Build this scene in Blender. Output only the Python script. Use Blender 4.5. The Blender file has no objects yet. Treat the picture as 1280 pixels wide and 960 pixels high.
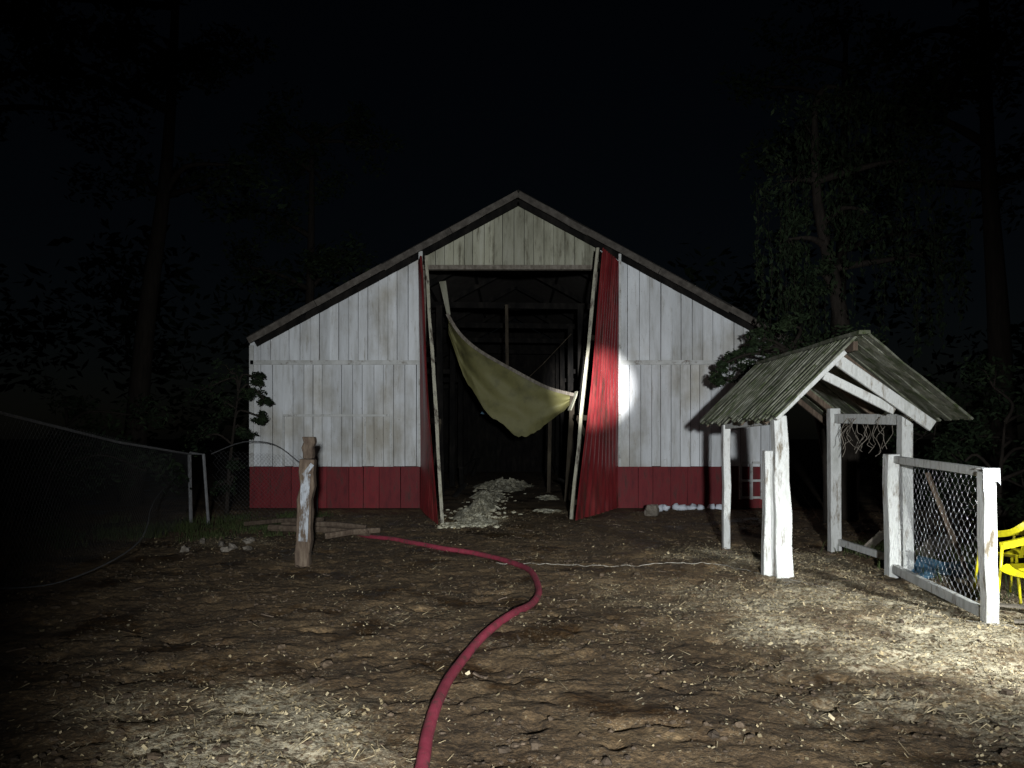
import bpy, math, random
from mathutils import Vector, Matrix, noise
R = random.Random(7)
scene = bpy.context.scene
scene.view_settings.view_transform = 'Standard'
scene.view_settings.look = 'None'
scene.view_settings.exposure = 0

# ------------------------------------------------------------ helpers
class MB:
    def __init__(s): s.v=[]; s.f=[]
    def face(s, pts):
        i=len(s.v); s.v += [tuple(p) for p in pts]; s.f.append(tuple(range(i,i+len(pts))))
    def hexa(s, a, b):
        i=len(s.v); s.v += [tuple(p) for p in a]+[tuple(p) for p in b]
        s.f += [(i+3,i+2,i+1,i),(i+4,i+5,i+6,i+7)]
        for k in range(4):
            n=(k+1)%4; s.f.append((i+k,i+n,i+4+n,i+4+k))
    def box(s, c, d, rz=0, M=None):
        x,y,z=d[0]/2,d[1]/2,d[2]/2
        m = M if M else Matrix.Rotation(rz,3,'Z')
        c=Vector(c)
        a=[c+m@Vector(p) for p in ((-x,-y,-z),(x,-y,-z),(x,y,-z),(-x,y,-z))]
        b=[c+m@Vector(p) for p in ((-x,-y,z),(x,-y,z),(x,y,z),(-x,y,z))]
        s.hexa(a,b)
    def beam(s, p1, p2, w, h, up=(0,0,1), w2=None, h2=None, seg=1, wob=0):
        p1=Vector(p1); p2=Vector(p2); d=(p2-p1).normalized()
        u=Vector(up)
        if abs(d.dot(u))>.98: u=Vector((0,1,0))
        sx=d.cross(u).normalized(); su=sx.cross(d).normalized()
        w2=w if w2 is None else w2; h2=h if h2 is None else h2
        i0=len(s.v)
        for k in range(seg+1):
            t=k/seg; p=p1.lerp(p2,t); ww=w+(w2-w)*t; hh=h+(h2-h)*t
            o=Vector((0,0,0))
            if wob and 0<k<seg: o=sx*R.uniform(-wob,wob)+su*R.uniform(-wob,wob)
            for a,b in ((-1,-1),(1,-1),(1,1),(-1,1)):
                j=R.uniform(-wob,wob)*.5 if wob else 0
                s.v.append(tuple(p+o+sx*(a*ww/2+j)+su*(b*hh/2+j)))
        for k in range(seg):
            for q in range(4):
                n=(q+1)%4; s.f.append((i0+k*4+q,i0+k*4+n,i0+k*4+4+n,i0+k*4+4+q))
        s.f.append((i0+3,i0+2,i0+1,i0)); e=i0+seg*4; s.f.append((e,e+1,e+2,e+3))
    def tube(s, pts, rad, n=6, cap=True):
        pts=[Vector(p) for p in pts]
        if not isinstance(rad,(list,tuple)): rad=[rad]*len(pts)
        i0=len(s.v); ref=None
        for k,p in enumerate(pts):
            d=(pts[min(k+1,len(pts)-1)]-pts[max(k-1,0)])
            if d.length<1e-6: d=Vector((0,0,1))
            d.normalize()
            if ref is None:
                ref=Vector((0,0,1)) if abs(d.z)<.9 else Vector((1,0,0))
            sx=d.cross(ref).normalized(); ref=sx.cross(d).normalized()
            for q in range(n):
                a=2*math.pi*q/n
                s.v.append(tuple(p+(sx*math.cos(a)+ref*math.sin(a))*rad[k]))
        for k in range(len(pts)-1):
            for q in range(n):
                m=(q+1)%n; a=i0+k*n
                s.f.append((a+q,a+m,a+n+m,a+n+q))
        if cap:
            s.f.append(tuple(range(i0+n-1,i0-1,-1))); e=i0+(len(pts)-1)*n; s.f.append(tuple(range(e,e+n)))
    def grid(s, fn, nu, nv):
        i0=len(s.v)
        for j in range(nv+1):
            for i in range(nu+1): s.v.append(tuple(fn(i/nu,j/nv)))
        for j in range(nv):
            for i in range(nu):
                a=i0+j*(nu+1)+i; s.f.append((a,a+1,a+nu+2,a+nu+1))
    def blob(s, c, r, seed=0, n=8, m=5, jit=.25):
        c=Vector(c); i0=len(s.v)
        for j in range(m+1):
            th=math.pi*j/m
            for i in range(n):
                a=2*math.pi*i/n
                d=Vector((math.sin(th)*math.cos(a),math.sin(th)*math.sin(a),math.cos(th)))
                k=1+jit*noise.noise(d*1.7+Vector((seed*3.1,seed*1.7,seed)))*2
                s.v.append((c.x+d.x*r[0]*k,c.y+d.y*r[1]*k,c.z+d.z*r[2]*k))
        for j in range(m):
            for i in range(n):
                q=(i+1)%n; a=i0+j*n
                s.f.append((a+i,a+n+i,a+n+q,a+q))
    def build(s, name, mat, parent=None, smooth=False, bevel=0):
        me=bpy.data.meshes.new(name); me.from_pydata(s.v,[],s.f); me.update()
        ob=bpy.data.objects.new(name,me); scene.collection.objects.link(ob)
        me.materials.append(mat)
        if smooth: me.polygons.foreach_set('use_smooth',[True]*len(me.polygons))
        if parent: ob.parent=parent
        if bevel:
            b=ob.modifiers.new('bev','BEVEL'); b.width=bevel; b.segments=1; b.limit_method='ANGLE'
        return ob
def empty(name, loc=(0,0,0)):
    e=bpy.data.objects.new(name,None); scene.collection.objects.link(e); e.empty_display_size=.2
    return e
def crom(P, sub=8):
    P=[Vector(p) for p in P]; out=[]
    for i in range(len(P)-1):
        a=P[max(i-1,0)];b=P[i];c=P[i+1];d=P[min(i+2,len(P)-1)]
        for k in range(sub):
            t=k/sub
            out.append(.5*((2*b)+(c-a)*t+(2*a-5*b+4*c-d)*t*t+(3*b-a-3*c+d)*t**3))
    out.append(P[-1]); return out

# ------------------------------------------------------------ materials
def mat(name, cols, scale=5, stretch=(1,1,1), rough=.8, bump=.3, bscale=30, island=0., spots=None, detail=8, bdist=.01, metal=0, spotscale=3, spotth=(.55,.62), spec=.3, spotstretch=None):
    m=bpy.data.materials.new(name); m.use_nodes=True; N=m.node_tree.nodes; L=m.node_tree.links
    b=N['Principled BSDF']; b.inputs['Roughness'].default_value=rough; b.inputs['Metallic'].default_value=metal
    b.inputs['Specular IOR Level'].default_value=spec
    tc=N.new('ShaderNodeTexCoord'); mp=N.new('ShaderNodeMapping'); mp.inputs['Scale'].default_value=stretch
    L.new(tc.outputs['Object'],mp.inputs[0])
    n=N.new('ShaderNodeTexNoise'); n.inputs['Scale'].default_value=scale; n.inputs['Detail'].default_value=detail; n.inputs['Roughness'].default_value=.65
    L.new(mp.outputs[0],n.inputs['Vector'])
    cr=N.new('ShaderNodeValToRGB'); el=cr.color_ramp.elements
    k=len(cols)
    while len(el)<k: el.new(.5)
    for i,c in enumerate(cols):
        el[i].position=.3+.4*i/(max(k-1,1)); el[i].color=(*c,1)
    L.new(n.outputs[0],cr.inputs[0]); out=cr.outputs[0]
    if island:
        g=N.new('ShaderNodeNewGeometry'); mr=N.new('ShaderNodeMapRange'); mr.inputs[3].default_value=1-island; mr.inputs[4].default_value=1
        L.new(g.outputs['Random Per Island'],mr.inputs[0])
        mx=N.new('ShaderNodeMix'); mx.data_type='RGBA'; mx.blend_type='MULTIPLY'; mx.inputs[0].default_value=1
        L.new(out,mx.inputs[6]); L.new(mr.outputs[0],mx.inputs[7]); out=mx.outputs[2]
    if spots:
        mp2=N.new('ShaderNodeMapping'); mp2.inputs['Scale'].default_value=spotstretch or stretch; L.new(tc.outputs['Object'],mp2.inputs[0])
        n2=N.new('ShaderNodeTexNoise'); n2.inputs['Scale'].default_value=spotscale; n2.inputs['Detail'].default_value=10; n2.inputs['Roughness'].default_value=.7
        L.new(mp2.outputs[0],n2.inputs['Vector'])
        r2=N.new('ShaderNodeMapRange'); r2.inputs[1].default_value=spotth[0]; r2.inputs[2].default_value=spotth[1]
        L.new(n2.outputs[0],r2.inputs[0])
        mx=N.new('ShaderNodeMix'); mx.data_type='RGBA'; L.new(r2.outputs[0],mx.inputs[0]); L.new(out,mx.inputs[6]); mx.inputs[7].default_value=(*spots,1); out=mx.outputs[2]
    L.new(out,b.inputs['Base Color'])
    if bump:
        nb=N.new('ShaderNodeTexNoise'); nb.inputs['Scale'].default_value=bscale; nb.inputs['Detail'].default_value=6
        L.new(mp.outputs[0],nb.inputs['Vector'])
        bp=N.new('ShaderNodeBump'); bp.inputs['Strength'].default_value=bump; bp.inputs['Distance'].default_value=bdist
        L.new(nb.outputs[0],bp.inputs['Height']); L.new(bp.outputs[0],b.inputs['Normal'])
    return m
def overlay(m,scale,stretch,th,col,amt):
    N=m.node_tree.nodes; L=m.node_tree.links; b=N['Principled BSDF']; src=b.inputs['Base Color'].links[0].from_socket
    tc=N.new('ShaderNodeTexCoord'); mp=N.new('ShaderNodeMapping'); mp.inputs['Scale'].default_value=stretch; L.new(tc.outputs['Object'],mp.inputs[0])
    n=N.new('ShaderNodeTexNoise'); n.inputs['Scale'].default_value=scale; n.inputs['Detail'].default_value=7; n.inputs['Roughness'].default_value=.6; L.new(mp.outputs[0],n.inputs[0])
    r=N.new('ShaderNodeMapRange'); r.inputs[1].default_value=th[0]; r.inputs[2].default_value=th[1]; r.inputs[4].default_value=amt; L.new(n.outputs[0],r.inputs[0])
    x=N.new('ShaderNodeMix'); x.data_type='RGBA'; x.blend_type='MULTIPLY'; L.new(r.outputs[0],x.inputs[0]); L.new(src,x.inputs[6]); x.inputs[7].default_value=(*col,1)
    L.new(x.outputs[2],b.inputs['Base Color'])
M_white=mat('weathered_white_paint',[(.46,.46,.44),(.64,.65,.65),(.76,.78,.79)],2.2,(2,2,.3),.75,.4,25,.22,spots=(.24,.21,.16),spotscale=3.2,spotth=(.57,.76),spotstretch=(3.5,3,.4))
overlay(M_white,.8,(1,1,.8),(.50,.70),(.66,.61,.52),1)
overlay(M_white,30,(1,1,1),(.67,.71),(.4,.35,.3),1)
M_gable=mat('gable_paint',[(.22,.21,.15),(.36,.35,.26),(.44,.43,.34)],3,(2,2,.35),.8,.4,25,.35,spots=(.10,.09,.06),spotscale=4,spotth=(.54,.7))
M_edge=mat('door_edge_timber',[(.20,.18,.12),(.36,.34,.26),(.46,.45,.38)],5,(2,2,.5),.8,.4,25,.1,spots=(.07,.055,.04),spotscale=5,spotth=(.48,.62))
M_trim=mat('trim_paint',[(.4,.4,.37),(.58,.58,.56)],5,(1,1,1),.75,.3,25,.1,spots=(.15,.12,.09),spotscale=6,spotth=(.54,.7))
M_redwall=mat('red_wall_paint',[(.10,.010,.013),(.18,.014,.018),(.24,.024,.028)],4,(2,2,.5),.7,.4,25,.35,spots=(.035,.018,.014),spotscale=4,spotth=(.50,.70))
M_reddoor=mat('red_sheet_metal',[(.10,.011,.013),(.17,.018,.02),(.24,.045,.042)],3,(1,1,.3),.30,.12,20,0,spots=(.045,.022,.016),spotscale=4,spotth=(.50,.66),spec=.8)
M_dark=mat('shaded_interior_wood',[(.004,.004,.004),(.010,.009,.008),(.022,.019,.016)],5,(1,1,.3),.95,.5,20,.3,spec=.1)  # near-black: the barn interior's shade is painted into the wood colour
M_brown=mat('dark_brown_wood',[(.02,.016,.012),(.05,.04,.028),(.09,.075,.05)],5,(1,1,.3),.95,.5,20,.5,spec=.1)  # dark brown tones, varied from piece to piece
M_roofm=mat('roof_sheet',[(.03,.027,.024),(.05,.045,.04)],4,(1,1,1),.8,.3,15,spec=.1)
M_barge=mat('barge_board',[(.04,.034,.028),(.085,.073,.06),(.14,.125,.105)],6,(1,1,1),.85,.5,20,.3)
M_postw=mat('white_post_paint',[(.38,.38,.34),(.56,.56,.53),(.70,.71,.69)],5,(2,2,.5),.75,.6,25,.15,spots=(.15,.12,.08),spotscale=5,spotth=(.52,.66))
M_postd=mat('peeling_paint',[(.22,.23,.24),(.36,.38,.40)],8,(2,2,.7),.8,.6,25,0,spots=(.08,.055,.035),spotscale=6,spotth=(.46,.58))
M_wood=mat('bare_wood',[(.05,.033,.022),(.10,.07,.048),(.17,.13,.09)],8,(3,3,.5),.85,.8,30,.3)
M_wood2=mat('grey_wood',[(.09,.075,.055),(.17,.145,.115),(.26,.23,.19)],8,(2,2,1),.85,.6,30,.3)
M_shroof=mat('mossy_roof',[(.06,.065,.04),(.14,.14,.10),(.27,.27,.22)],7,(1,1,1),.9,.6,40,.45,spots=(.035,.045,.015),spotscale=6,spotth=(.48,.62))
M_hose=mat('hose_rubber',[(.20,.022,.04),(.30,.045,.07)],12,(1,1,1),.6,.3,60,0,spots=(.08,.045,.035),spotscale=9,spotth=(.52,.66),spec=.4)
M_leaf=mat('leaf_green',[(.008,.014,.007),(.016,.026,.012),(.03,.042,.018)],3,(1,1,1),.8,0,10,.7,spec=.08)
M_leafn=mat('leaf_green_near',[(.012,.022,.010),(.024,.038,.016),(.04,.055,.025)],3,(1,1,1),.7,0,10,.7,spec=.12)
M_bark=mat('bark',[(.012,.010,.008),(.03,.024,.019)],8,(2,2,.4),.9,.9,15,spec=.1)
M_tarp=mat('yellow_tarp',[(.055,.052,.024),(.14,.13,.05),(.24,.22,.085)],1.1,(1,1,1),.65,.3,10,0,spots=(.035,.033,.02),spotscale=1.1,spotth=(.50,.78))
M_wire=mat('galvanised_wire',[(.16,.16,.16),(.28,.28,.29)],20,(1,1,1),.5,0,10,0,metal=.3)
M_wire2=mat('dark_grey_wire',[(.045,.045,.045),(.085,.085,.085)],20,(1,1,1),.8,0,10,spec=.1)  # plain dark grey, keeps the mesh faint
M_rail=mat('fence_rail_steel',[(.10,.10,.10),(.18,.18,.18)],20,(1,1,1),.7,0,10,spec=.2)
M_straw=mat('straw',[(.20,.15,.08),(.38,.30,.17),(.54,.47,.32)],3,(1,1,1),.85,0,10,.8)
M_clod=mat('mud_clod',[(.035,.024,.015),(.07,.048,.029),(.12,.085,.055)],20,(1,1,1),.85,.6,60,.5)
M_stone=mat('white_stone',[(.5,.53,.58),(.7,.74,.8)],8,(1,1,1),.8,.4,20,.2)
M_ash=mat('ash_and_straw',[(.12,.10,.06),(.42,.39,.28),(.68,.66,.54)],9,(1,1,1),.95,1,30,0,bdist=.03)
M_yel=mat('yellow_plastic',[(.62,.54,.01),(.72,.64,.02)],6,(1,1,1),.35,0,10,0,spots=(.35,.28,.06),spotscale=8,spotth=(.56,.75),spec=.5)
M_metal=mat('steel_tube',[(.12,.12,.12),(.22,.22,.22)],8,(1,1,1),.5,0,10,metal=.3)
M_blue=mat('blue_tarp',[(.03,.08,.13),(.06,.14,.2)],6,(1,1,1),.6,.4,10)
M_cloth=mat('white_cloth',[(.65,.66,.68),(.8,.8,.82)],6,(1,1,1),.9,.3,20)
M_string=mat('string',[(.18,.16,.13),(.28,.26,.22)],20,(1,1,1),.9,0,10)
M_grass=mat('grass_blade',[(.03,.045,.015),(.07,.085,.03)],4,(1,1,1),.8,0,10,.6,spec=.1)

# ------------------------------------------------------------ ground
G=[(-1.55,4.6,.6,1.3),(-1.3,3.8,.65,1.0),(-2.3,5.0,.6,.4),(3.9,6.1,1.5,1.5),(3.5,8.2,1.2,.9),(2.5,7.3,1.2,.6),(2.9,5.2,1.3,.55),(2.95,10.9,.7,1.5),(4.0,10.3,.9,1.),
   (-.75,17.2,.5,1.3),(-.5,15.5,.55,1.),(-.95,14.4,.6,.8),(-.8,20,.6,1.2),(-.3,26,1.,1.8),(.9,17,.5,.7),(5,8,1.2,.8),(-4.4,12.2,.8,.5),(-.9,7.2,.6,.2),(1.2,8.6,.8,.2)]
def litter(x,y):
    s=0
    for a,b,r,k in G:
        q=((x-a)**2+(y-b)**2)/(r*r)
        if q<9: s+=k*math.exp(-q)
    if s>0.01: s*=.3+1.4*max(0,noise.noise(Vector((x*1.6,y*1.6,4)))+.35)
    return s
def gh(x,y):
    f=1.0
    if y>17.6 and abs(x)<6: f=.45
    d=max(abs(x)-14,0,y-30,-y-6); far=math.exp(-d/6)
    v=Vector((x,y,0))
    h=.05*noise.noise(v*.8)+.022*noise.noise(v*2.3+Vector((3,1,0)))+.020*noise.noise(v*6.)+.014*noise.noise(v*13)+.007*noise.noise(v*25)
    c=noise.noise(v*4.6+Vector((9,4,2)))
    h-=.05*max(0,c-.26)*2
    return h*f*far-.012
def axis(lo,hi,step,out):
    a=[];x=lo
    while x<hi: a.append(x); x+=step
    a.append(hi); s=step
    b=[];x=hi
    while x<out: s*=1.22; x+=s; b.append(x)
    c=[];x=lo;s=step
    while x>-out: s*=1.22; x-=s; c.append(x)
    return c[::-1]+a+b
xs=axis(-6,6.5,.035,400)
ys=[-400,-100,-30,-10,-4,-1,.5,1.5,2.0]
yy=2.2
while yy<9: ys.append(yy); yy+=.025
st=.025
while yy<520:
    ys.append(yy)
    st=st*1.004 if yy<18 else st*1.18
    yy+=st
gv=[];lit=[]
for y in ys:
    for x in xs:
        gv.append((x,y,gh(x,y)))
        lit.append(litter(x,y))
nx=len(xs); gf=[(j*nx+i,j*nx+i+1,(j+1)*nx+i+1,(j+1)*nx+i) for j in range(len(ys)-1) for i in range(nx-1)]
me=bpy.data.meshes.new('ground'); me.from_pydata(gv,[],gf); me.update()
me.polygons.foreach_set('use_smooth',[True]*len(gf))
at=me.attributes.new('litter','FLOAT','POINT'); at.data.foreach_set('value',lit)
ground=bpy.data.objects.new('ground',me); scene.collection.objects.link(ground)
m=bpy.data.materials.new('muddy_earth'); m.use_nodes=True; N=m.node_tree.nodes; L=m.node_tree.links; b=N['Principled BSDF']
tc=N.new('ShaderNodeTexCoord')
def nz(s,d=8,r=.65):
    n=N.new('ShaderNodeTexNoise'); n.inputs['Scale'].default_value=s; n.inputs['Detail'].default_value=d; n.inputs['Roughness'].default_value=r; L.new(tc.outputs['Object'],n.inputs['Vector']); return n.outputs[0]
def ramp(src,st):
    c=N.new('ShaderNodeValToRGB'); e=c.color_ramp.elements
    while len(e)<len(st): e.new(.5)
    for i,(p,k) in enumerate(st): e[i].position=p; e[i].color=(*k,1)
    L.new(src,c.inputs[0]); return c.outputs[0]
def mix(f,a,b_,mode='MIX'):
    x=N.new('ShaderNodeMix'); x.data_type='RGBA'; x.blend_type=mode
    for s,i in ((f,0),(a,6),(b_,7)):
        if isinstance(s,(int,float)): x.inputs[i].default_value=s
        elif isinstance(s,tuple): x.inputs[i].default_value=(*s,1)
        else: L.new(s,x.inputs[i])
    return x.outputs[2]
def mrange(s,a,b_,c=0,d=1):
    x=N.new('ShaderNodeMapRange'); x.inputs[1].default_value=a; x.inputs[2].default_value=b_; x.inputs[3].default_value=c; x.inputs[4].default_value=d; L.new(s,x.inputs[0]); return x.outputs[0]
base=ramp(nz(1.3,10,.7),[(.32,(.050,.032,.017)),(.5,(.105,.069,.036)),(.68,(.18,.124,.066))])
fine=ramp(nz(30,8,.7),[(.36,(.35,.35,.35)),(.62,(1.25,1.2,1.1))])
base=mix(1,base,fine,'MULTIPLY')
wet=mrange(nz(1.2,6,.6),.53,.62)
base=mix(wet,base,mix(1,base,(.42,.36,.30),'MULTIPLY'))
specks=mrange(nz(75,3,.5),.60,.66); sp2=mrange(nz(2.5,6,.7),.45,.62)
mm=N.new('ShaderNodeMath'); mm.operation='MULTIPLY'; L.new(specks,mm.inputs[0]); L.new(sp2,mm.inputs[1])
base=mix(mm.outputs[0],base,(.30,.25,.17))
av=N.new('ShaderNodeAttribute'); av.attribute_name='litter'
ln=N.new('ShaderNodeMath'); ln.operation='MULTIPLY'; L.new(av.outputs['Fac'],ln.inputs[0]); L.new(mrange(nz(18,10,.8),.42,.60,.0,1.2),ln.inputs[1])
lm=mrange(ln.outputs[0],.12,1.15,0,.85)
base=mix(lm,base,(.42,.37,.26))
L.new(base,b.inputs['Base Color'])
L.new(mrange(wet,0,1,.85,.48),b.inputs['Roughness']); b.inputs['Specular IOR Level'].default_value=.3
bp=N.new('ShaderNodeBump'); bp.inputs['Strength'].default_value=1; bp.inputs['Distance'].default_value=.022; L.new(nz(28,9,.65),bp.inputs['Height']); L.new(bp.outputs[0],b.inputs['Normal'])
me.materials.append(m)

mb=MB(); c=0; tries=0
while c<36000 and tries<900000:
    tries+=1
    x=R.uniform(-7,8.5); y=R.uniform(2.3,17.5) if R.random()<.93 else R.uniform(17,28)
    if y>17 and abs(x)>1.8: continue
    nn=noise.noise(Vector((x*1.4,y*1.4,8)))
    k=.02+.18*max(0,nn)**1.2+litter(x,y)*.9
    if R.random()>k: continue
    l=.008+.012*R.random()**2.5*(2.6 if R.random()<.08 else 1)+.004; w=l*R.uniform(.3,.8)
    if R.random()<.35: l*=R.uniform(1.5,3.5); w=.003
    a=R.uniform(0,6.28); t=R.uniform(-.7,.7); z=gh(x,y)+.004+abs(math.sin(t))*l*.4
    dx,dy=math.cos(a)*l/2,math.sin(a)*l/2; ex,ey=-math.sin(a)*w/2,math.cos(a)*w/2; dz=math.sin(t)*l/2; ez=R.uniform(-.5,.5)*w
    mb.face([(x-dx-ex*.6,y-dy-ey*.6,z-dz-ez),(x+dx-ex,y+dy-ey,z+dz-ez),(x+dx*.8+ex,y+dy*.8+ey,z+dz+ez),(x-dx+ex,y-dy+ey,z-dz+ez)])
    c+=1
mb.build('straw_litter',M_straw)
mb=MB()
for i in range(8500):
    x=R.uniform(-6,7); y=2.3+15*R.random()**1.5; r=R.uniform(.006,.022)*(1.9 if R.random()<.06 else 1)
    if noise.noise(Vector((x*1.1,y*1.1,30)))<-.1: continue
    mb.blob((x,y,gh(x,y)+r*.2),(r,r*R.uniform(.6,1.2),r*.6),i,6,4,.35)
mb.build('mud_clods',M_clod,smooth=False)

def heap(mb,cx,cy,rx,ry,h,rot=0,n=44):
    def fn(u,v):
        a=u*2*math.pi; q=v
        k=1+.45*noise.noise(Vector((math.cos(a)*1.5+cx,math.sin(a)*1.5+cy,1)))+.3*noise.noise(Vector((math.cos(a)*5,math.sin(a)*5,cx)))
        lx=math.cos(a)*rx*q*k; ly=math.sin(a)*ry*q*k
        x=cx+lx*math.cos(rot)-ly*math.sin(rot); y=cy+lx*math.sin(rot)+ly*math.cos(rot)
        z=gh(x,y)+.006+h*(1-q**2)*(.7+.7*noise.noise(Vector((x*4,y*4,2)))+.45*noise.noise(Vector((x*11,y*11,2))))-.03*q**6
        return (x,y,z)
    mb.grid(fn,n,18)
mb=MB()
heap(mb,-.82,15.9,.34,1.7,.12,.12); heap(mb,-.72,18.2,.34,2.2,.17,-.02); heap(mb,-.58,15.0,.26,.7,.07,-.3); heap(mb,-.98,14.5,.3,.35,.05); heap(mb,-.66,21.2,.42,1.8,.17); heap(mb,-.25,26,.9,2.4,.24); heap(mb,.75,17.2,.3,.5,.05); heap(mb,.95,21,.35,.9,.08)
for i in range(420):
    t=R.random(); y=14+13*t**1.3; x=-.75+.35*t+R.gauss(0,.28); r=R.uniform(.012,.04)
    mb.blob((x,y,gh(x,y)+r*.4),(r*1.5,r,r*.6),i,6,4,.4)
mb.build('ash_and_straw_debris',M_ash)

# ------------------------------------------------------------ barn
barn=empty('wooden_barn')
CX=.14; AP=7.02; SL=.541; XL=-5.9; XR=6.18; Y=18.0
def rz(x): return AP-SL*abs(x-CX)
def boards(mb,x0,x1,z0,z1,y,th=.022,wmin=.19,wmax=.27,slope=False):
    x=x0
    while x<x1-.03:
        w=min(R.uniform(wmin,wmax),x1-x); a=x+.003; c=x+w-R.uniform(.003,.010)
        yo=y+R.uniform(-.012,.012)
        ta=(rz(a)-.06) if slope else z1; tb=(rz(c)-.06) if slope else z1
        zb=z0+(R.uniform(-.02,.012) if z0>0.2 else 0)
        if ta>zb+.03 and tb>zb+.03:
            lean=R.uniform(-.004,.004)
            mb.hexa([(a,yo,zb),(c,yo,zb),(c,yo+th,zb),(a,yo+th,zb)],[(a+lean,yo,ta),(c+lean,yo,tb),(c+lean,yo+th,tb),(a+lean,yo+th,ta)])
        x+=w
OL,OR,OT=-2.03,1.98,5.36
mb=MB()
for a,c in ((XL,OL-.04),(OR+.42,XR)):
    boards(mb,a,c,.93,3.25,Y); boards(mb,a,c,3.29,0,Y-.004,slope=True)
boards(mb,OR+.0,OR+.42,.93,0,Y,slope=True)
mb.build('white_wall_boards',M_white,barn)
mb=MB(); boards(mb,XL,OL-.04,0,.93,Y-.03,.03,.3,.5); boards(mb,OR,XR,0,.93,Y-.03,.03,.3,.5)
mb.build('red_base_boards',M_redwall,barn)
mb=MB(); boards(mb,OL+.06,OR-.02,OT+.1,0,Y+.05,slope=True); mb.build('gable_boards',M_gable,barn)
mb=MB()
mb.box(((XL+OL)/2-.02,Y-.03,3.27),(OL-XL-.08,.04,.10)); mb.box(((OR+.42+XR)/2,Y-.03,3.27),(XR-OR-.42,.04,.10))
mb.box((-3.95,Y-.026,2.08),(2.4,.03,.05)); mb.box((-2.72,Y-.026,1.5),(.05,.03,1.14)); mb.box((-5.13,Y-.026,1.5),(.05,.03,1.14)); mb.box((-3.3,Y-.024,1.5),(.035,.03,1.1))
mb.beam((XL+.05,Y-.03,0.93),(XL+.05,Y-.03,rz(XL)-.1),.1,.04)
mb.beam((OL-.02,Y-.04,.93),(OL-.02,Y-.04,rz(OL)-.08),.09,.06)
mb.beam((OR+.44,Y-.04,.93),(OR+.44,Y-.04,rz(OR+.44)-.08),.06,.05)
mb.build('wall_trim',M_trim,barn,bevel=.004)
mb=MB(); mb.box(((OL+OR)/2,Y-.02,OT+.04),(OR-OL,.14,.1)); mb.beam((OL+.03,Y+.06,0),(OL+.03,Y+.06,OT),.12,.12); mb.beam((OR-.03,Y+.06,0),(OR-.03,Y+.06,OT),.12,.12)
mb.build('door_frame',M_wood2,barn)
mb=MB(); LEN=19.5
EXT={-1:5.98,1:6.25}
for sgn in (-1,1):
    ext=EXT[sgn]
    def fn(u,v,s=sgn):
        yy=Y-.35+u*LEN; xx=v*ext
        return (CX+s*xx, yy, AP+.04-SL*xx+.015*math.sin(u*LEN*2*math.pi/.18))
    mb.grid(fn,430,1)
o=mb.build('roof_sheets',M_roofm,barn,smooth=True)
mb=MB()
for s in (-1,1):
    ext=EXT[s]
    for k in range(4):
        a=k/4; c=(k+1)/4; dz=R.uniform(-.012,.012)
        mb.beam((CX+s*ext*a,Y-.33+R.uniform(-.015,.015),AP-.05-SL*ext*a+dz),(CX+s*(ext*c-.01),Y-.33,AP-.05-SL*ext*c+dz+R.uniform(-.02,.0)),.035,.14,up=(0,0,1),seg=4,wob=.006)
mb.build('barge_boards',M_barge,barn)
mb=MB()
for s in (-1,1):
    for yy in (Y-.1,Y+3,Y+6.5,Y+10,Y+13.5,Y+17):
        mb.beam((CX,yy+.1,AP-.14),(CX+s*5.9,yy+.1,AP-.14-SL*5.9),.08,.14)
    for xx in (1.2,2.4,3.6,4.8,5.85):
        mb.beam((CX+s*xx,Y-.3,AP-.05-SL*xx-.02),(CX+s*xx,Y+18.8,AP-.07-SL*xx),.07,.05)
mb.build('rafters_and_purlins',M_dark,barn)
mb=MB()
mb.box((XL+.02,Y+9.3,1.9),(.06,18.4,3.75)); mb.box((XR-.02,Y+9.3,1.9),(.06,18.4,3.75))
a=[(XL,Y+18.6,0),(XR,Y+18.6,0),(XR,Y+18.66,0),(XL,Y+18.66,0)]; c=[(XL,Y+18.6,3.7),(XR,Y+18.6,3.7),(XR,Y+18.66,3.7),(XL,Y+18.66,3.7)]; mb.hexa(a,c)
mb.face([(XL,Y+18.6,3.7),(XR,Y+18.6,3.7),(CX,Y+18.6,6.95)])
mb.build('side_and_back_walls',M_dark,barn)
mb=MB()
for yy in (22,26,30,34):
    for xx in (-1.95,1.92): mb.beam((xx,yy,0),(xx+R.uniform(-.05,.05),yy,5.2),.17,.17,seg=4,wob=.01)
    mb.beam((-5.8,yy,3.7),(-1.95,yy,3.72),.1,.14); mb.beam((1.95,yy,3.72),(6,yy,3.7),.1,.14)
    mb.beam((-2.2,yy+.12,5.25),(2.2,yy+.12,5.2),.1,.16)
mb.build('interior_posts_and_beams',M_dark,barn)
mb=MB()
mb.beam((-.12,20.6,3.25),(-.14,20.6,5.0),.08,.06)
mb.beam((1.35,19.8,0),(1.5,19.8,2.6),.12,.1); mb.beam((1.05,23,0),(1.1,23,2.4),.1,.1)
mb.tube([(.1,22,2.9),(.8,21,3.5),(1.5,20.2,4.2)],.012,4)
mb.build('inner_posts',M_brown,barn)
mb=MB(); mb.beam((-1.72,19.8,5.45),(-1.58,20,4.65),.20,.02,w2=.1)
mb.beam((1.42,19.7,2.25),(1.6,19.75,2.72),.2,.03)
mb.build('torn_lining',M_gable,barn)
top=crom([(-1.62,20,4.65),(-1.3,20,4.15),(-.8,20.05,3.72),(.2,20.1,3.16),(.9,20,2.8),(1.55,19.9,2.62)],4)
low=crom([(-1.60,20.2,4.2),(-1.25,20.6,3.2),(-.8,20.4,2.45),(-.2,20.3,1.85),(.30,20.2,1.60),(.9,20.1,1.95),(1.55,19.9,2.50)],4)
def samp(P,u):
    i=u*(len(P)-1); k=min(int(i),len(P)-2); return P[k].lerp(P[k+1],i-k)
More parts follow.
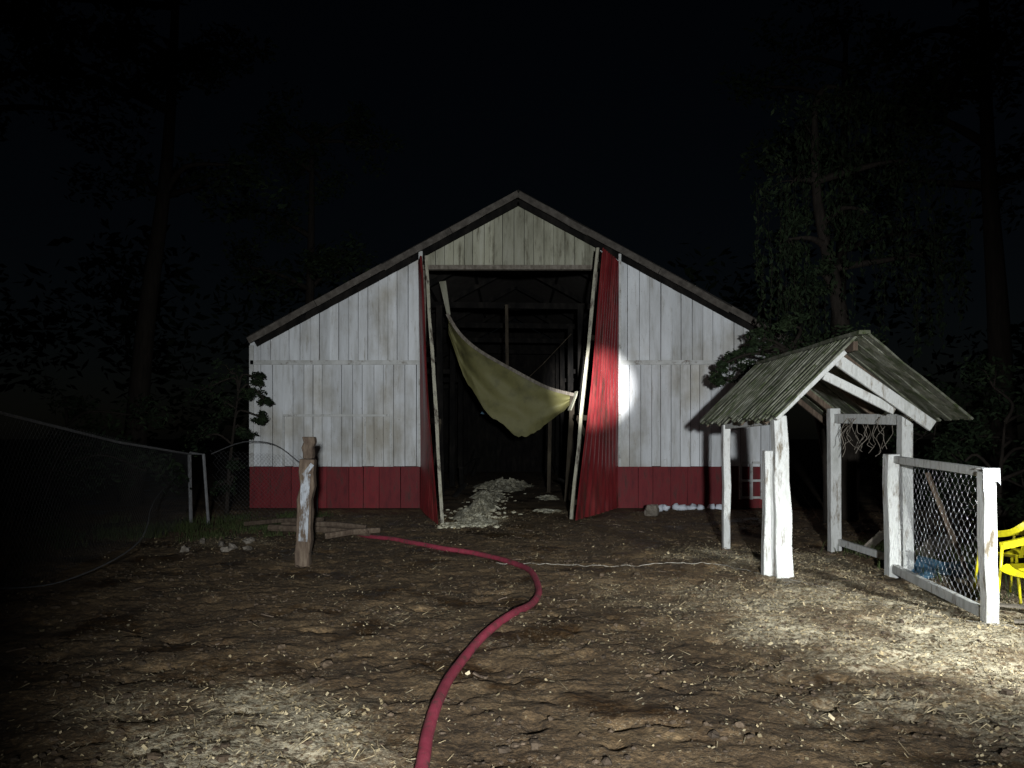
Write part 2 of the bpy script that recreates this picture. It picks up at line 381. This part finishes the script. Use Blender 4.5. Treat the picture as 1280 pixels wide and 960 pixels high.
def sheet(u,v):
    p=samp(top,u).lerp(samp(low,u),v)
    bl=math.sin(v*math.pi)
    return (p.x,p.y+.15*bl+.05*math.sin(u*13+v*5)*v+.10*noise.noise(Vector((u*5,v*4,0))),p.z+v*.08*noise.noise(Vector((u*9,v*2,5)))+v*.04*noise.noise(Vector((u*30,v*2,9))))
mb=MB(); mb.grid(sheet,80,22); mb.build('fallen_ceiling_sheet',M_tarp,barn,smooth=True)
mb=MB(); n=len(top)-1
for k in range(n): mb.beam(top[k]+Vector((0,-.03,.02)),top[k+1]+Vector((0,-.03,.02)),.03,.08)
mb.build('fallen_batten',M_wood2,barn)
mb=MB()
for i in range(26):
    x=R.uniform(-5,5)
    if abs(x)<1.4: x=math.copysign(1.9,x)
    y=R.uniform(20,35); mb.beam((x,y,.1),(x+R.uniform(-1,1),y+R.uniform(-1,1),R.uniform(.1,1.2)),.12,.05)
mb.build('loose_timbers',M_dark,barn)  # same wood, darkened in its colour to stand for interior shade
mb=MB(); mb.face([(-1.02,26,2.35),(-.78,26.0,2.75),(-.72,26,2.3)]); mb.build('torn_blue_scrap',M_blue,barn)

def door(name,h0,h1,f0,f1,ncor,ew):
    h0,h1,f0,f1=map(Vector,(h0,h1,f0,f1))
    nrm=(f0-h0).cross(h1-h0).normalized()
    if (nrm.x>0)==(h0.x>0): nrm=-nrm
    W=ncor*12
    def fn(u,v):
        p=h0.lerp(f0,u).lerp(h1.lerp(f1,u),v)
        return p+nrm*(.026*math.sin(u*ncor*2*math.pi)+.05*noise.noise(Vector((u*1.5,v*2,4))))
    mb=MB(); mb.grid(fn,W,24); mb.build(name+'_corrugated_leaf',M_reddoor,barn,smooth=True)
    mb=MB(); o=nrm*.11
    mb.beam(f0+o+Vector((0,0,.02)),f1+o,ew,.06,up=nrm,seg=8,wob=.012)
    mb.build(name+'_edge_timber',M_edge,barn)
    mb=MB()
    for v in (.06,.36,.66,.94):
        mb.beam(h0.lerp(h1,v)+o*1.1,f0.lerp(f1,v)+o*1.1,.05,.10,up=(0,0,1))
    mb.beam(h0.lerp(h1,.06)+o*1.7,f0.lerp(f1,.36)+o*1.7,.04,.1)
    mb.build(name+'_frame',M_brown,barn)
door('right_door',(2.38,17.88,0.02),(2.38,17.88,5.50),(1.22,15.0,.03),(1.84,16.15,5.42),9,.05)
door('left_door',(-2.05,17.88,0.02),(-2.05,17.88,5.50),(-1.36,14.35,.03),(-1.82,15.9,5.2),12,.035)
mb=MB()
for x in (5.12,5.36,5.60): mb.box((x,Y-.07,.60),(.06,.06,.80))
for z in (1.02,.62,.24): mb.box((5.24,Y-.069,z),(.18,.05,.05)); mb.box((5.48,Y-.069,z),(.18,.05,.05))
mb.build('small_vent_frame',M_trim,barn)

# ------------------------------------------------------------ things by the barn
mb=MB()
for i in range(8):
    x=3.2+i*.19+R.uniform(-.05,.05); mb.blob((x,17.55+R.uniform(-.08,.08),.04),(.12*R.uniform(.6,1.2),.1,.07*R.uniform(.7,1.2)),i,10,6,.35)
mb.build('whitewashed_stones',M_stone,smooth=True)
mb=MB(); mb.blob((2.86,16.4,.08),(.17,.13,.13),3,8,5,.3); mb.build('wood_stump',M_wood2)

# ------------------------------------------------------------ shelter
sh=empty('gabled_wooden_shelter')
mb=MB()
mb.beam((3.12,9.2,-.03),(3.06,9.2,1.84),.20,.16,seg=5,wob=.008,w2=.15)
mb.beam((2.96,9.28,-.03),(2.97,9.27,1.44),.11,.12,seg=4,wob=.008)
mb.beam((3.08,11.5,-.03),(3.08,11.5,1.78),.10,.12,seg=4,wob=.006)
mb.beam((4.56,11.3,-.03),(4.54,11.3,2.0),.15,.14,seg=4,wob=.008)
mb.beam((4.66,9.45,-.03),(4.64,9.45,1.86),.13,.14,seg=4,wob=.008)
mb.build('posts',M_postw,sh,bevel=.008)
AX,AZ,FY,BY=3.78,2.68,8.75,12.2
LX,LZ=2.88,1.79; RX,RZ=4.87,1.80
mb=MB()
mb.beam((4.64,9.35,1.80),(4.55,11.35,1.86),.07,.13)
mb.beam((3.07,9.2,1.80),(3.08,11.6,1.76),.07,.10)
mb.beam((4.6,11.28,.12),(4.62,9.5,.12),.05,.09)
mb.beam((2.95,8.95,1.80),(3.72,8.95,2.55),.05,.07,up=(0,1,0))
mb.beam((3.66,8.98,2.46),(4.72,8.98,1.72),.13,.045,up=(0,1,0))
mb.beam((3.55,9.10,2.30),(4.35,9.10,1.90),.10,.045,up=(0,1,0))
mb.build('fascia_and_tie_beams',M_postw,sh,bevel=.005)
mb=MB()
for yy in (9.3,10.3,11.4,12.1):
    mb.beam((AX,yy,AZ-.09),(LX+.05,yy,LZ-.02),.05,.07); mb.beam((AX,yy,AZ-.09),(RX-.08,yy,RZ-.02),.05,.07)
mb.beam((AX,FY+.05,AZ-.08),(AX,BY-.05,AZ-.08),.05,.1)
mb.build('rafters',M_wood,sh)
mb=MB()
for (ex,ez,f0) in ((LX,LZ,FY),(RX,RZ,8.5)):
    yy=f0
    while yy<BY:
        w=R.uniform(.09,.15); lift=R.uniform(0,.025); e=R.uniform(-.06,.06)
        d=Vector((ex-AX,0,ez-AZ)).normalized()
        p1=Vector((AX+(0.01 if ex>AX else -.01),yy+w/2,AZ+lift)); p2=Vector((ex,yy+w/2,ez+lift))+d*e
        mb.beam(p1,p2,w-.006,.022,up=(0,0,1),seg=6,wob=.006)
        mb.beam(p1+Vector((0,w/2,.02)),p2+Vector((0,w/2,.02)),.035,.022,up=(0,0,1),seg=6,wob=.005)
        yy+=w
mb.beam((AX-.01,8.55,AZ+.04),(AX,BY,AZ+.04),.12,.04,seg=8,wob=.010)
mb.build('roof_planks',M_shroof,sh)
mb=MB()
for i in range(22):
    x=4.55+R.uniform(-.08,.25); y=11.0-R.uniform(0,1.2); z=1.85
    P=[(x,y,z)]
    for k in range(5): P.append((P[-1][0]+R.uniform(-.08,.08),P[-1][1]+R.uniform(-.05,.05),P[-1][2]-R.uniform(.04,.13)))
    mb.tube(crom(P,3),.004,3)
mb.build('hanging_dry_vines',M_wood2,sh)

# ------------------------------------------------------------ pen fence
def hexmesh(mb,o,ux,uz,W,H,c,r,sag=0):
    o=Vector(o);ux=Vector(ux).normalized();uz=Vector(uz).normalized(); nrm=ux.cross(uz)
    cols=int(W/c)
    nr=int(H/(c*.5))
    for i in range(cols+1):
        P=[]
        for j in range(nr+1):
            s=[-1,-1,1,1][j%4]*(1 if i%2==0 else -1)
            x=i*c+s*c*.36+ R.uniform(-.004,.004); z=j*c*.5
            P.append(o+ux*max(0,min(W,x))+uz*z+nrm*(sag*math.sin(math.pi*x/W)*math.sin(math.pi*z/H)+.02*noise.noise(Vector((x*5,z*5,0)))))
        mb.tube(P,r,3,False)
pf=empty('chicken_wire_fence')
mb=MB()
mb.beam((4.40,9.25,-.03),(4.37,9.22,1.40),.13,.14,seg=4,wob=.008)
mb.beam((4.13,6.92,-.03),(4.09,6.90,1.30),.11,.11,seg=5,wob=.008)
mb.beam((4.39,9.15,1.34),(4.13,6.98,1.29),.06,.08,seg=3,wob=.005)
mb.beam((4.38,9.15,.09),(4.13,6.98,.06),.06,.10,seg=3,wob=.005)
mb.build('frame',M_postw,pf,bevel=.006)
mb=MB(); d=Vector((4.13-4.39,6.98-9.15,0)); hexmesh(mb,(4.42,9.15,.12),d,(0,0,1),d.length,1.18,.055,.0012,.02); mb.build('wire',M_wire,pf)
mb=MB()
def drape(u,v):
    a=(u-.5)*.16
    return (4.09+a*.9,6.825-.01*math.sin(u*9)-.01*v,1.33-v*(.16+.05*math.sin(u*5+1)))
mb.grid(drape,12,8); mb.grid(lambda u,v:(4.02+u*.145,6.82+v*.14,1.325+.01*math.sin(u*7+v*4)),8,6)
mb.build('rag',M_cloth,pf,smooth=True)
mb=MB(); mb.beam((4.62,8.9,1.2),(4.92,8.55,.0),.055,.035); mb.build('leaning_plank',M_wood)
mb=MB(); mb.blob((5.0,9.3,.03),(.35,.3,.11),5,20,12,.7); mb.build('blue_tarp_heap',M_blue)
mb=MB(); mb.beam((4.75,10.9,0),(4.95,10.6,.35),.25,.03); mb.beam((5.2,10.2,.05),(5.7,10.5,.3),.3,.03);mb.beam((4.5,7.5,.03),(4.9,7.0,.08),.1,.02);mb.beam((4.35,6.7,.01),(4.8,6.9,.05),.07,.02);mb.beam((4.3,6.85,.02),(4.75,6.6,.08),.06,.02)
mb.build('scrap_boards',M_wood2)

# ------------------------------------------------------------ chairs
def chair(name,loc,rot):
    e=empty(name); T=Matrix.Translation(loc)@Matrix.Rotation(rot,4,'Z')
    def X(p): return T@Vector(p)
    mb=MB()
    mb.grid(lambda u,v:X(((u-.5)*(.44-.04*v),(v-.5)*.42,.43-.025*math.sin(math.pi*v)*math.sin(math.pi*u)+(.03*(abs(u-.5)*2)**3)-(.05*max(0,.12-v)/.12))),14,12)
    for k in range(5):
        c=-.16+k*.08
        mb.grid(lambda u,v,c=c:X((c+(u-.5)*.05,.20+.10*v+.03*(1-(c/.2)**2),.43+v*.34)),2,8)
    P=crom([(-.24,-.16,.62),(-.255,.02,.64),(-.245,.2,.68),(-.2,.29,.76),(-.1,.33,.81),(0,.335,.82),(.1,.33,.81),(.2,.29,.76),(.245,.2,.68),(.255,.02,.64),(.24,-.16,.62)],4)
    for k in range(len(P)-1):
        mb.beam(X(P[k]),X(P[k+1]),.035,.055)
    o=mb.build('shell',M_yel,e,smooth=False); s=o.modifiers.new('s','SOLIDIFY'); s.thickness=.006
    mb=MB()
    for sx in (-1,1):
        mb.tube([X((sx*.24,-.16,.62)),X((sx*.235,-.18,.4)),X((sx*.26,-.22,-.01))],.014,6)
        mb.tube([X((sx*.2,.2,.45)),X((sx*.23,.27,-.01))],.014,6)
    mb.build('legs',M_yel,e,smooth=True)
    return e
chair('plastic_chair',(5.0,8.0,0),math.radians(200))
chair('plastic_chair',(4.62,7.0,0),math.radians(-75))

# ------------------------------------------------------------ left post, rails
lp=empty('old_gate_post')
mb=MB(); mb.beam((-2.62,10.05,-.03),(-2.56,10.05,1.32),.18,.16,seg=8,wob=.018); mb.beam((-2.555,10.05,1.325),(-2.55,10.05,1.60),.12,.12,seg=4,wob=.016,w2=.16)
mb.build('post',M_wood,lp,bevel=.01)
mb=MB(); mb.beam((-2.60,9.945,.30),(-2.56,9.945,1.14),.11,.012,up=(0,1,0),seg=6,wob=.006); mb.beam((-2.60,9.94,1.10),(-2.48,9.94,1.26),.05,.012,up=(0,1,0)); mb.build('peeling_paint_strip',M_postd,lp)
mb=MB()
for a,c,w in (((-4.0,13.2,.10),(-2.25,12.6,.08),.1),((-3.9,13.6,.12),(-2.6,13.3,.1),.09),((-3.3,12.9,.2),(-2.35,12.9,.14),.08),((-4.6,13.8,.1),(-3.1,13.1,.25),.07),((-2.9,12.4,.06),(-2.1,12.7,.12),.09)):
    mb.tube([a,Vector(a).lerp(Vector(c),.5)+Vector((0,0,.02)),c],[w*.6,w*.55,w*.5],7)
mb.build('fallen_rails',M_wood,smooth=False)
mb=MB()
for i in range(9): mb.blob((-4.3+R.uniform(-.5,.6),11.8+R.uniform(-.8,.8),.02),(.09*R.uniform(.4,.9),.07,.045),i+20,7,5,.5)
mb.build('rubble',M_wood2)
mb=MB()
for i in range(70):
    x=R.uniform(-5.5,5.5); y=R.uniform(5,16); a=R.uniform(0,3.14); l=R.uniform(.04,.14)
    z=gh(x,y)+.010; mb.beam((x,y,z),(x+math.cos(a)*l,y+math.sin(a)*l,z+R.uniform(-.005,.02)),R.uniform(.01,.03),.01,seg=2,wob=.004)
mb.build('bark_and_twig_scraps',M_wood)

# ------------------------------------------------------------ chain-link fences
def chain(mb,p0,p1,z0a,z0b,z1a,z1b,c,r):
    p0=Vector(p0);p1=Vector(p1);W=(p1-p0).length
    def P(u,v):
        q=p0.lerp(p1,max(0,min(1,u))); zb=z0a+(z0b-z0a)*u; zt=z1a+(z1b-z1a)*u
        return Vector((q.x+.03*math.sin(u*11+v*4),q.y,zb+(zt-zb)*v))
    H=(z1a-z0a+z1b-z0b)/2; n=int(W/c); k=H/W
    for s in (1,-1):
        for i in range(-int(H/c)-1,n+int(H/c)+2):
            u0=i*c/W; pts=[]
            for j in range(7):
                v=j/6; u=u0+s*v*k
                if 0<=u<=1: pts.append(P(u,v))
            if len(pts)>1: mb.tube(pts,r,3,False)
cf=empty('chain_link_fence')
mb=MB(); chain(mb,(-5.2,8,0),(-5.9,14.7,0),.0,.0,1.86,1.28,.085,.0016); mb.build('mesh',M_wire2,cf)
mb=MB()
mb.tube([(-5.0,6.5,1.98),(-5.2,8,1.86),(-5.55,11.3,1.52),(-5.9,14.7,1.28)],.018,6)
mb.tube([(-5.2,8,0),(-5.2,8,1.88)],.03,7)
mb.build('rail',M_rail,cf)
mb=MB(); mb.tube([(-5.92,14.75,0),(-5.95,14.75,1.3)],.035,7); mb.tube([(-5.5,14.5,0),(-5.63,14.6,1.28),(-5.93,14.75,1.3)],.028,7)
mb.build('end_posts',M_metal,cf)
cf2=empty('chain_link_fence')
mb=MB(); chain(mb,(-5.6,14.9,0),(-4.0,16.4,0),0,0,1.35,1.2,.085,.0014)
mb.tube(crom([(-5.6,14.9,1.28),(-5.2,15.5,1.5),(-4.7,15.8,1.45),(-4.3,16.1,1.1),(-4,16.4,.8)],4),.010,5); mb.tube([(-4,16.4,0),(-4,16.4,1.2)],.02,6)
mb.build('mesh',M_wire2,cf2)
mb=MB(); mb.tube(crom([(-6.0,14.6,1.0),(-4.9,11,.75),(-4.4,9.4,.35),(-4.6,8.2,.12),(-5.2,7.9,.1)],8),.007,5); mb.build('sagging_cable',M_wire2)

# ------------------------------------------------------------ hose & string
H=[(-.3,-.5),(-.38,1.5),(-.41,2.9),(-.433,3.86),(-.45,4.3),(-.44,4.8),(-.40,5.44),(-.25,6.3),(0,7.05),(.19,7.7),(.28,8.35),(.22,9.3),(0,10.1),(-.436,10.9),(-1.035,11.5),(-1.74,12.3),(-2.3,12.9),(-2.9,13.6),(-3.6,14.1)]
P=[Vector((p.x,p.y,gh(p.x,p.y)+.03)) for p in crom([(a,c,0) for a,c in H],12)]
for _ in range(20): P=[P[0]]+[Vector((P[i].x,P[i].y,(P[i-1].z+P[i].z*2+P[i+1].z)/4)) for i in range(1,len(P)-1)]+[P[-1]]
mb=MB(); mb.tube(P,.035,14); mb.build('fire_hose',M_hose,smooth=True)
S=[(-.2,10.2),(.5,10.15),(1.1,9.95),(1.9,10.1),(2.6,10.05),(2.95,9.3),(3.2,8.95),(3.5,8.1),(3.75,7.3),(4.08,6.8),(4.6,6.6)]
mb=MB(); mb.tube([Vector((p.x+.02*noise.noise(p*3),p.y+.05*noise.noise(p*2),gh(p.x,p.y)+.004)) for p in crom([(a,c,0) for a,c in S],14)],.0045,5); mb.build('string_on_ground',M_string)

# ------------------------------------------------------------ vegetation
def leafcloud(mb,c,r,n,size,droop=0):
    c=Vector(c)
    for _ in range(n):
        d=Vector((R.gauss(0,1),R.gauss(0,1),R.gauss(0,1))); d.normalize(); d*=R.random()**.45
        p=c+Vector((d.x*r[0],d.y*r[1],d.z*r[2]))
        s=size*R.uniform(.6,1.4)
        a=Vector((R.uniform(-1,1),R.uniform(-1,1),R.uniform(-.6,.6)-droop)).normalized()
        b_=a.cross(Vector((R.uniform(-1,1),R.uniform(-1,1),R.uniform(-1,1)))).normalized()
        mb.face([p-a*s,p-b_*s*.38,p+a*s,p+b_*s*.38])
def tree(name,base,trunk,r0,clumps,leaves,size,droop=0,strands=0,lm=None):
    e=empty(name); T=[Vector(base)+Vector(t) for t in trunk]; C=crom(T,5)
    mb=MB(); n=len(C); mb.tube(C,[r0*(1-.8*i/(n-1)) for i in range(n)],9)
    lf=MB()
    for (cx,cy,cz,cr) in clumps:
        c=Vector(base)+Vector((cx,cy,cz)); k=min(C,key=lambda q:(q-c).length+max(0,q.z-c.z)*1.5)
        mid=k.lerp(c,.5)+Vector((R.uniform(-.2,.2),R.uniform(-.2,.2),R.uniform(0,.3)))
        mb.tube(crom([k,mid,c],4),[r0*.32*(1-i/9)+.012 for i in range(9)],5)
        for q in range(5):
            o=c+Vector((R.uniform(-1,1),R.uniform(-1,1),R.uniform(-.8,.8)))*cr*.65
            mb.tube([c,c.lerp(o,.5)+Vector((0,0,.08)),o],[.016,.01,.005],4)
            leafcloud(lf,o,(cr*.5,cr*.5,cr*.35),leaves//5,size,droop)
        for q in range(strands):
            p=c+Vector((R.uniform(-1,1)*cr,R.uniform(-1,1)*cr,-cr*.2)); ln=R.uniform(.6,2.0)
            pts=[p]
            for j in range(8):
                pts.append(pts[-1]+Vector((R.uniform(-.03,.03),R.uniform(-.03,.03),-ln/8)))
            mb.tube(pts,.004,3,False)
            for j in range(int(ln*24)):
                leafcloud(lf,pts[R.randrange(1,9)],(.07,.07,.1),1,size,1.2)
    mb.build('trunk_and_limbs',M_bark,e,smooth=True); lf.build('foliage',lm or M_leaf,e)
tree('willow_tree',(6.5,15.6,0),[(0,0,0),(.1,0,2),(-.1,0,4),(-.5,.1,6.2),(-.6,0,8)],.24,
     [(-1.0,0,6.6,.8),(-.6,.2,7.6,.8),(.4,0,6.0,.9),(1.2,0,7.0,.9),(-1.2,-.2,5.4,.6),(.2,.2,8.4,.9),(1.6,.3,5.2,.8),(-.9,-.3,4.6,.5)],500,.06,.6,18)
tree('leafy_tree',(5.9,14.9,0),[(0,0,0),(-.05,0,1.2),(-.3,.1,2.4),(-.7,.1,3.2)],.11,
     [(-.9,0,3.1,.5),(-1.4,.1,2.8,.42),(-1.9,0,2.65,.3),(-.3,.2,3.3,.5),(-1.2,.1,3.45,.3),(.3,-.1,2.7,.5),(-1.7,.1,3.05,.22),(-.7,0,2.5,.35),(-2.05,0,2.9,.15),(-1.5,0,3.3,.18),(-.5,-.8,3.0,.4),(0,-.9,3.3,.5),(-.9,-.4,3.6,.3)],280,.05,lm=M_leafn)
tree('leafy_bush',(-5.85,16.4,0),[(0,0,0),(.05,0,.9),(.15,0,1.8),(.25,0,2.6)],.05,
     [(.1,0,2.9,.35),(.5,-.1,2.5,.28),(.0,0,2.2,.35),(.75,-.1,2.0,.22),(.35,0,1.6,.25),(-.4,0,2.6,.5),(-.5,0,1.6,.5),(.65,0,2.8,.2),(.8,-.1,2.35,.14),(.2,0,1.1,.25),(-.1,0,.6,.3)],190,.05)
mbx=[(0,0,.5,.5),(.5,.3,.9,.6),(-.3,.4,1.2,.5),(.3,.8,1.6,.6),(1.1,.5,1.2,.7),(1.2,1.,2.0,.7),(.2,.5,2.3,.6),(1.9,0,1.,.7)]
tree('leafy_bush',(6.6,10.8,0),[(0,0,0),(.1,.2,.8),(.3,.4,1.8)],.06,mbx,480,.05,.3)
tree('leafy_bush',(6.9,13.2,0),[(0,0,0),(.1,.2,.8),(.3,.4,1.8)],.06,mbx,400,.06,.3)
tree('leafy_bush',(-8.2,13.8,0),[(0,0,0),(.1,.2,.8),(.3,.4,1.8)],.06,mbx,300,.06,.3)
big=lambda h,k:[(R.uniform(-2.6,2.6),R.uniform(-2,2),R.uniform(h*.55,h),R.uniform(.9,1.5)) for _ in range(k)]
for (x,y,h,lean) in ((-9.3,19.5,14,.9),(-12.4,18,13,-.3),(-7.5,29,13,.2),(10.5,17,13,-.4),(9.2,23,13,.3),(12.5,13,12,0)):
    tree('tall_tree',(x,y,0),[(0,0,0),(lean*.4,0,h*.3),(lean,0,h*.6),(lean*1.3,0,h)],.30,big(h,14),330,.11)
mb=MB()
for i in range(120):
    a=R.uniform(-1.25,1.25); d=R.uniform(40,60); x=math.sin(a)*d; y=math.cos(a)*d
    if abs(x)<9 and y<44: continue
    leafcloud(mb,(x,y,R.uniform(2,11)),(3,3,2.6),110,.35)
mb.build('distant_trees',M_leaf)
mb=MB()
def tuft(x,y,n,h):
    for _ in range(n):
        px=x+R.gauss(0,.13); py=y+R.gauss(0,.13); a=R.uniform(0,6.28); l=h*R.uniform(.4,1.1); w=.005
        z=gh(px,py); dx=math.cos(a)*l*.5; dy=math.sin(a)*l*.5
        mb.face([(px-w,py,z),(px+w,py,z),(px+dx*.4+w*.7,py+dy*.4,z+l*.65),(px+dx*.4-w*.7,py+dy*.4,z+l*.65)])
        mb.face([(px+dx*.4-w*.7,py+dy*.4,z+l*.65),(px+dx*.4+w*.7,py+dy*.4,z+l*.65),(px+dx,py+dy,z+l)])
for i in range(35): tuft(R.uniform(-6.5,-3.8),R.uniform(12.2,16),40,.14)
for i in range(45): tuft(R.uniform(4.7,7),R.uniform(7.6,11.5),40,.2)
for i in range(40): tuft(R.uniform(-9,-5.6),R.uniform(6,15),40,.2)
mb.build('grass',M_grass)

# ------------------------------------------------------------ night sky, moon, torches
w=bpy.data.worlds.new('World'); scene.world=w; w.use_nodes=True
N=w.node_tree.nodes; L=w.node_tree.links
sky=N.new('ShaderNodeTexSky'); sky.sky_type='NISHITA'; sky.sun_disc=False; sky.sun_elevation=math.radians(35); sky.sun_rotation=math.radians(200)
L.new(sky.outputs[0],N['Background'].inputs[0]); N['Background'].inputs[1].default_value=.0004
def aim(o,t): o.rotation_euler=(Vector(t)-o.location).to_track_quat('-Z','Y').to_euler()
def spot(name,loc,tgt,P,size,blend,col,rad):
    l=bpy.data.lights.new(name,'SPOT'); l.energy=P; l.spot_size=math.radians(size); l.spot_blend=blend; l.color=col; l.shadow_soft_size=rad
    o=bpy.data.objects.new(name,l); o.location=loc; scene.collection.objects.link(o); aim(o,tgt); return o
l=bpy.data.lights.new('moon','SUN'); l.energy=.004; l.angle=math.radians(.5); l.color=(.8,.88,1); o=bpy.data.objects.new('moon',l); scene.collection.objects.link(o); o.location=(0,-10,20); aim(o,(3,10,0))
spot('floodlight',(.35,-2.2,1.85),(.9,18,1.5),8000,63,1,(.91,.96,1),.10)
spot('flashlight',(.35,-.3,1.5),(1.72,16.5,2.60),75000,6.6,1,(.97,.98,1),.03)
spot('flashlight',(5.0,3.0,2.1),(3.95,6.1,.0),2700,62,1,(.95,1,1),.05)
spot('flashlight',(-.6,0,1.6),(-1.4,4.4,0),130,28,1,(1,.93,.76),.04)

cam=bpy.data.cameras.new('camera'); co=bpy.data.objects.new('camera',cam); scene.collection.objects.link(co)
co.location=(0,0,1.6); co.rotation_euler=(math.radians(90),0,0)
cam.sensor_width=36; cam.lens=28.125; cam.shift_y=66/1280; cam.clip_end=1500; cam.clip_start=.05
scene.camera=co
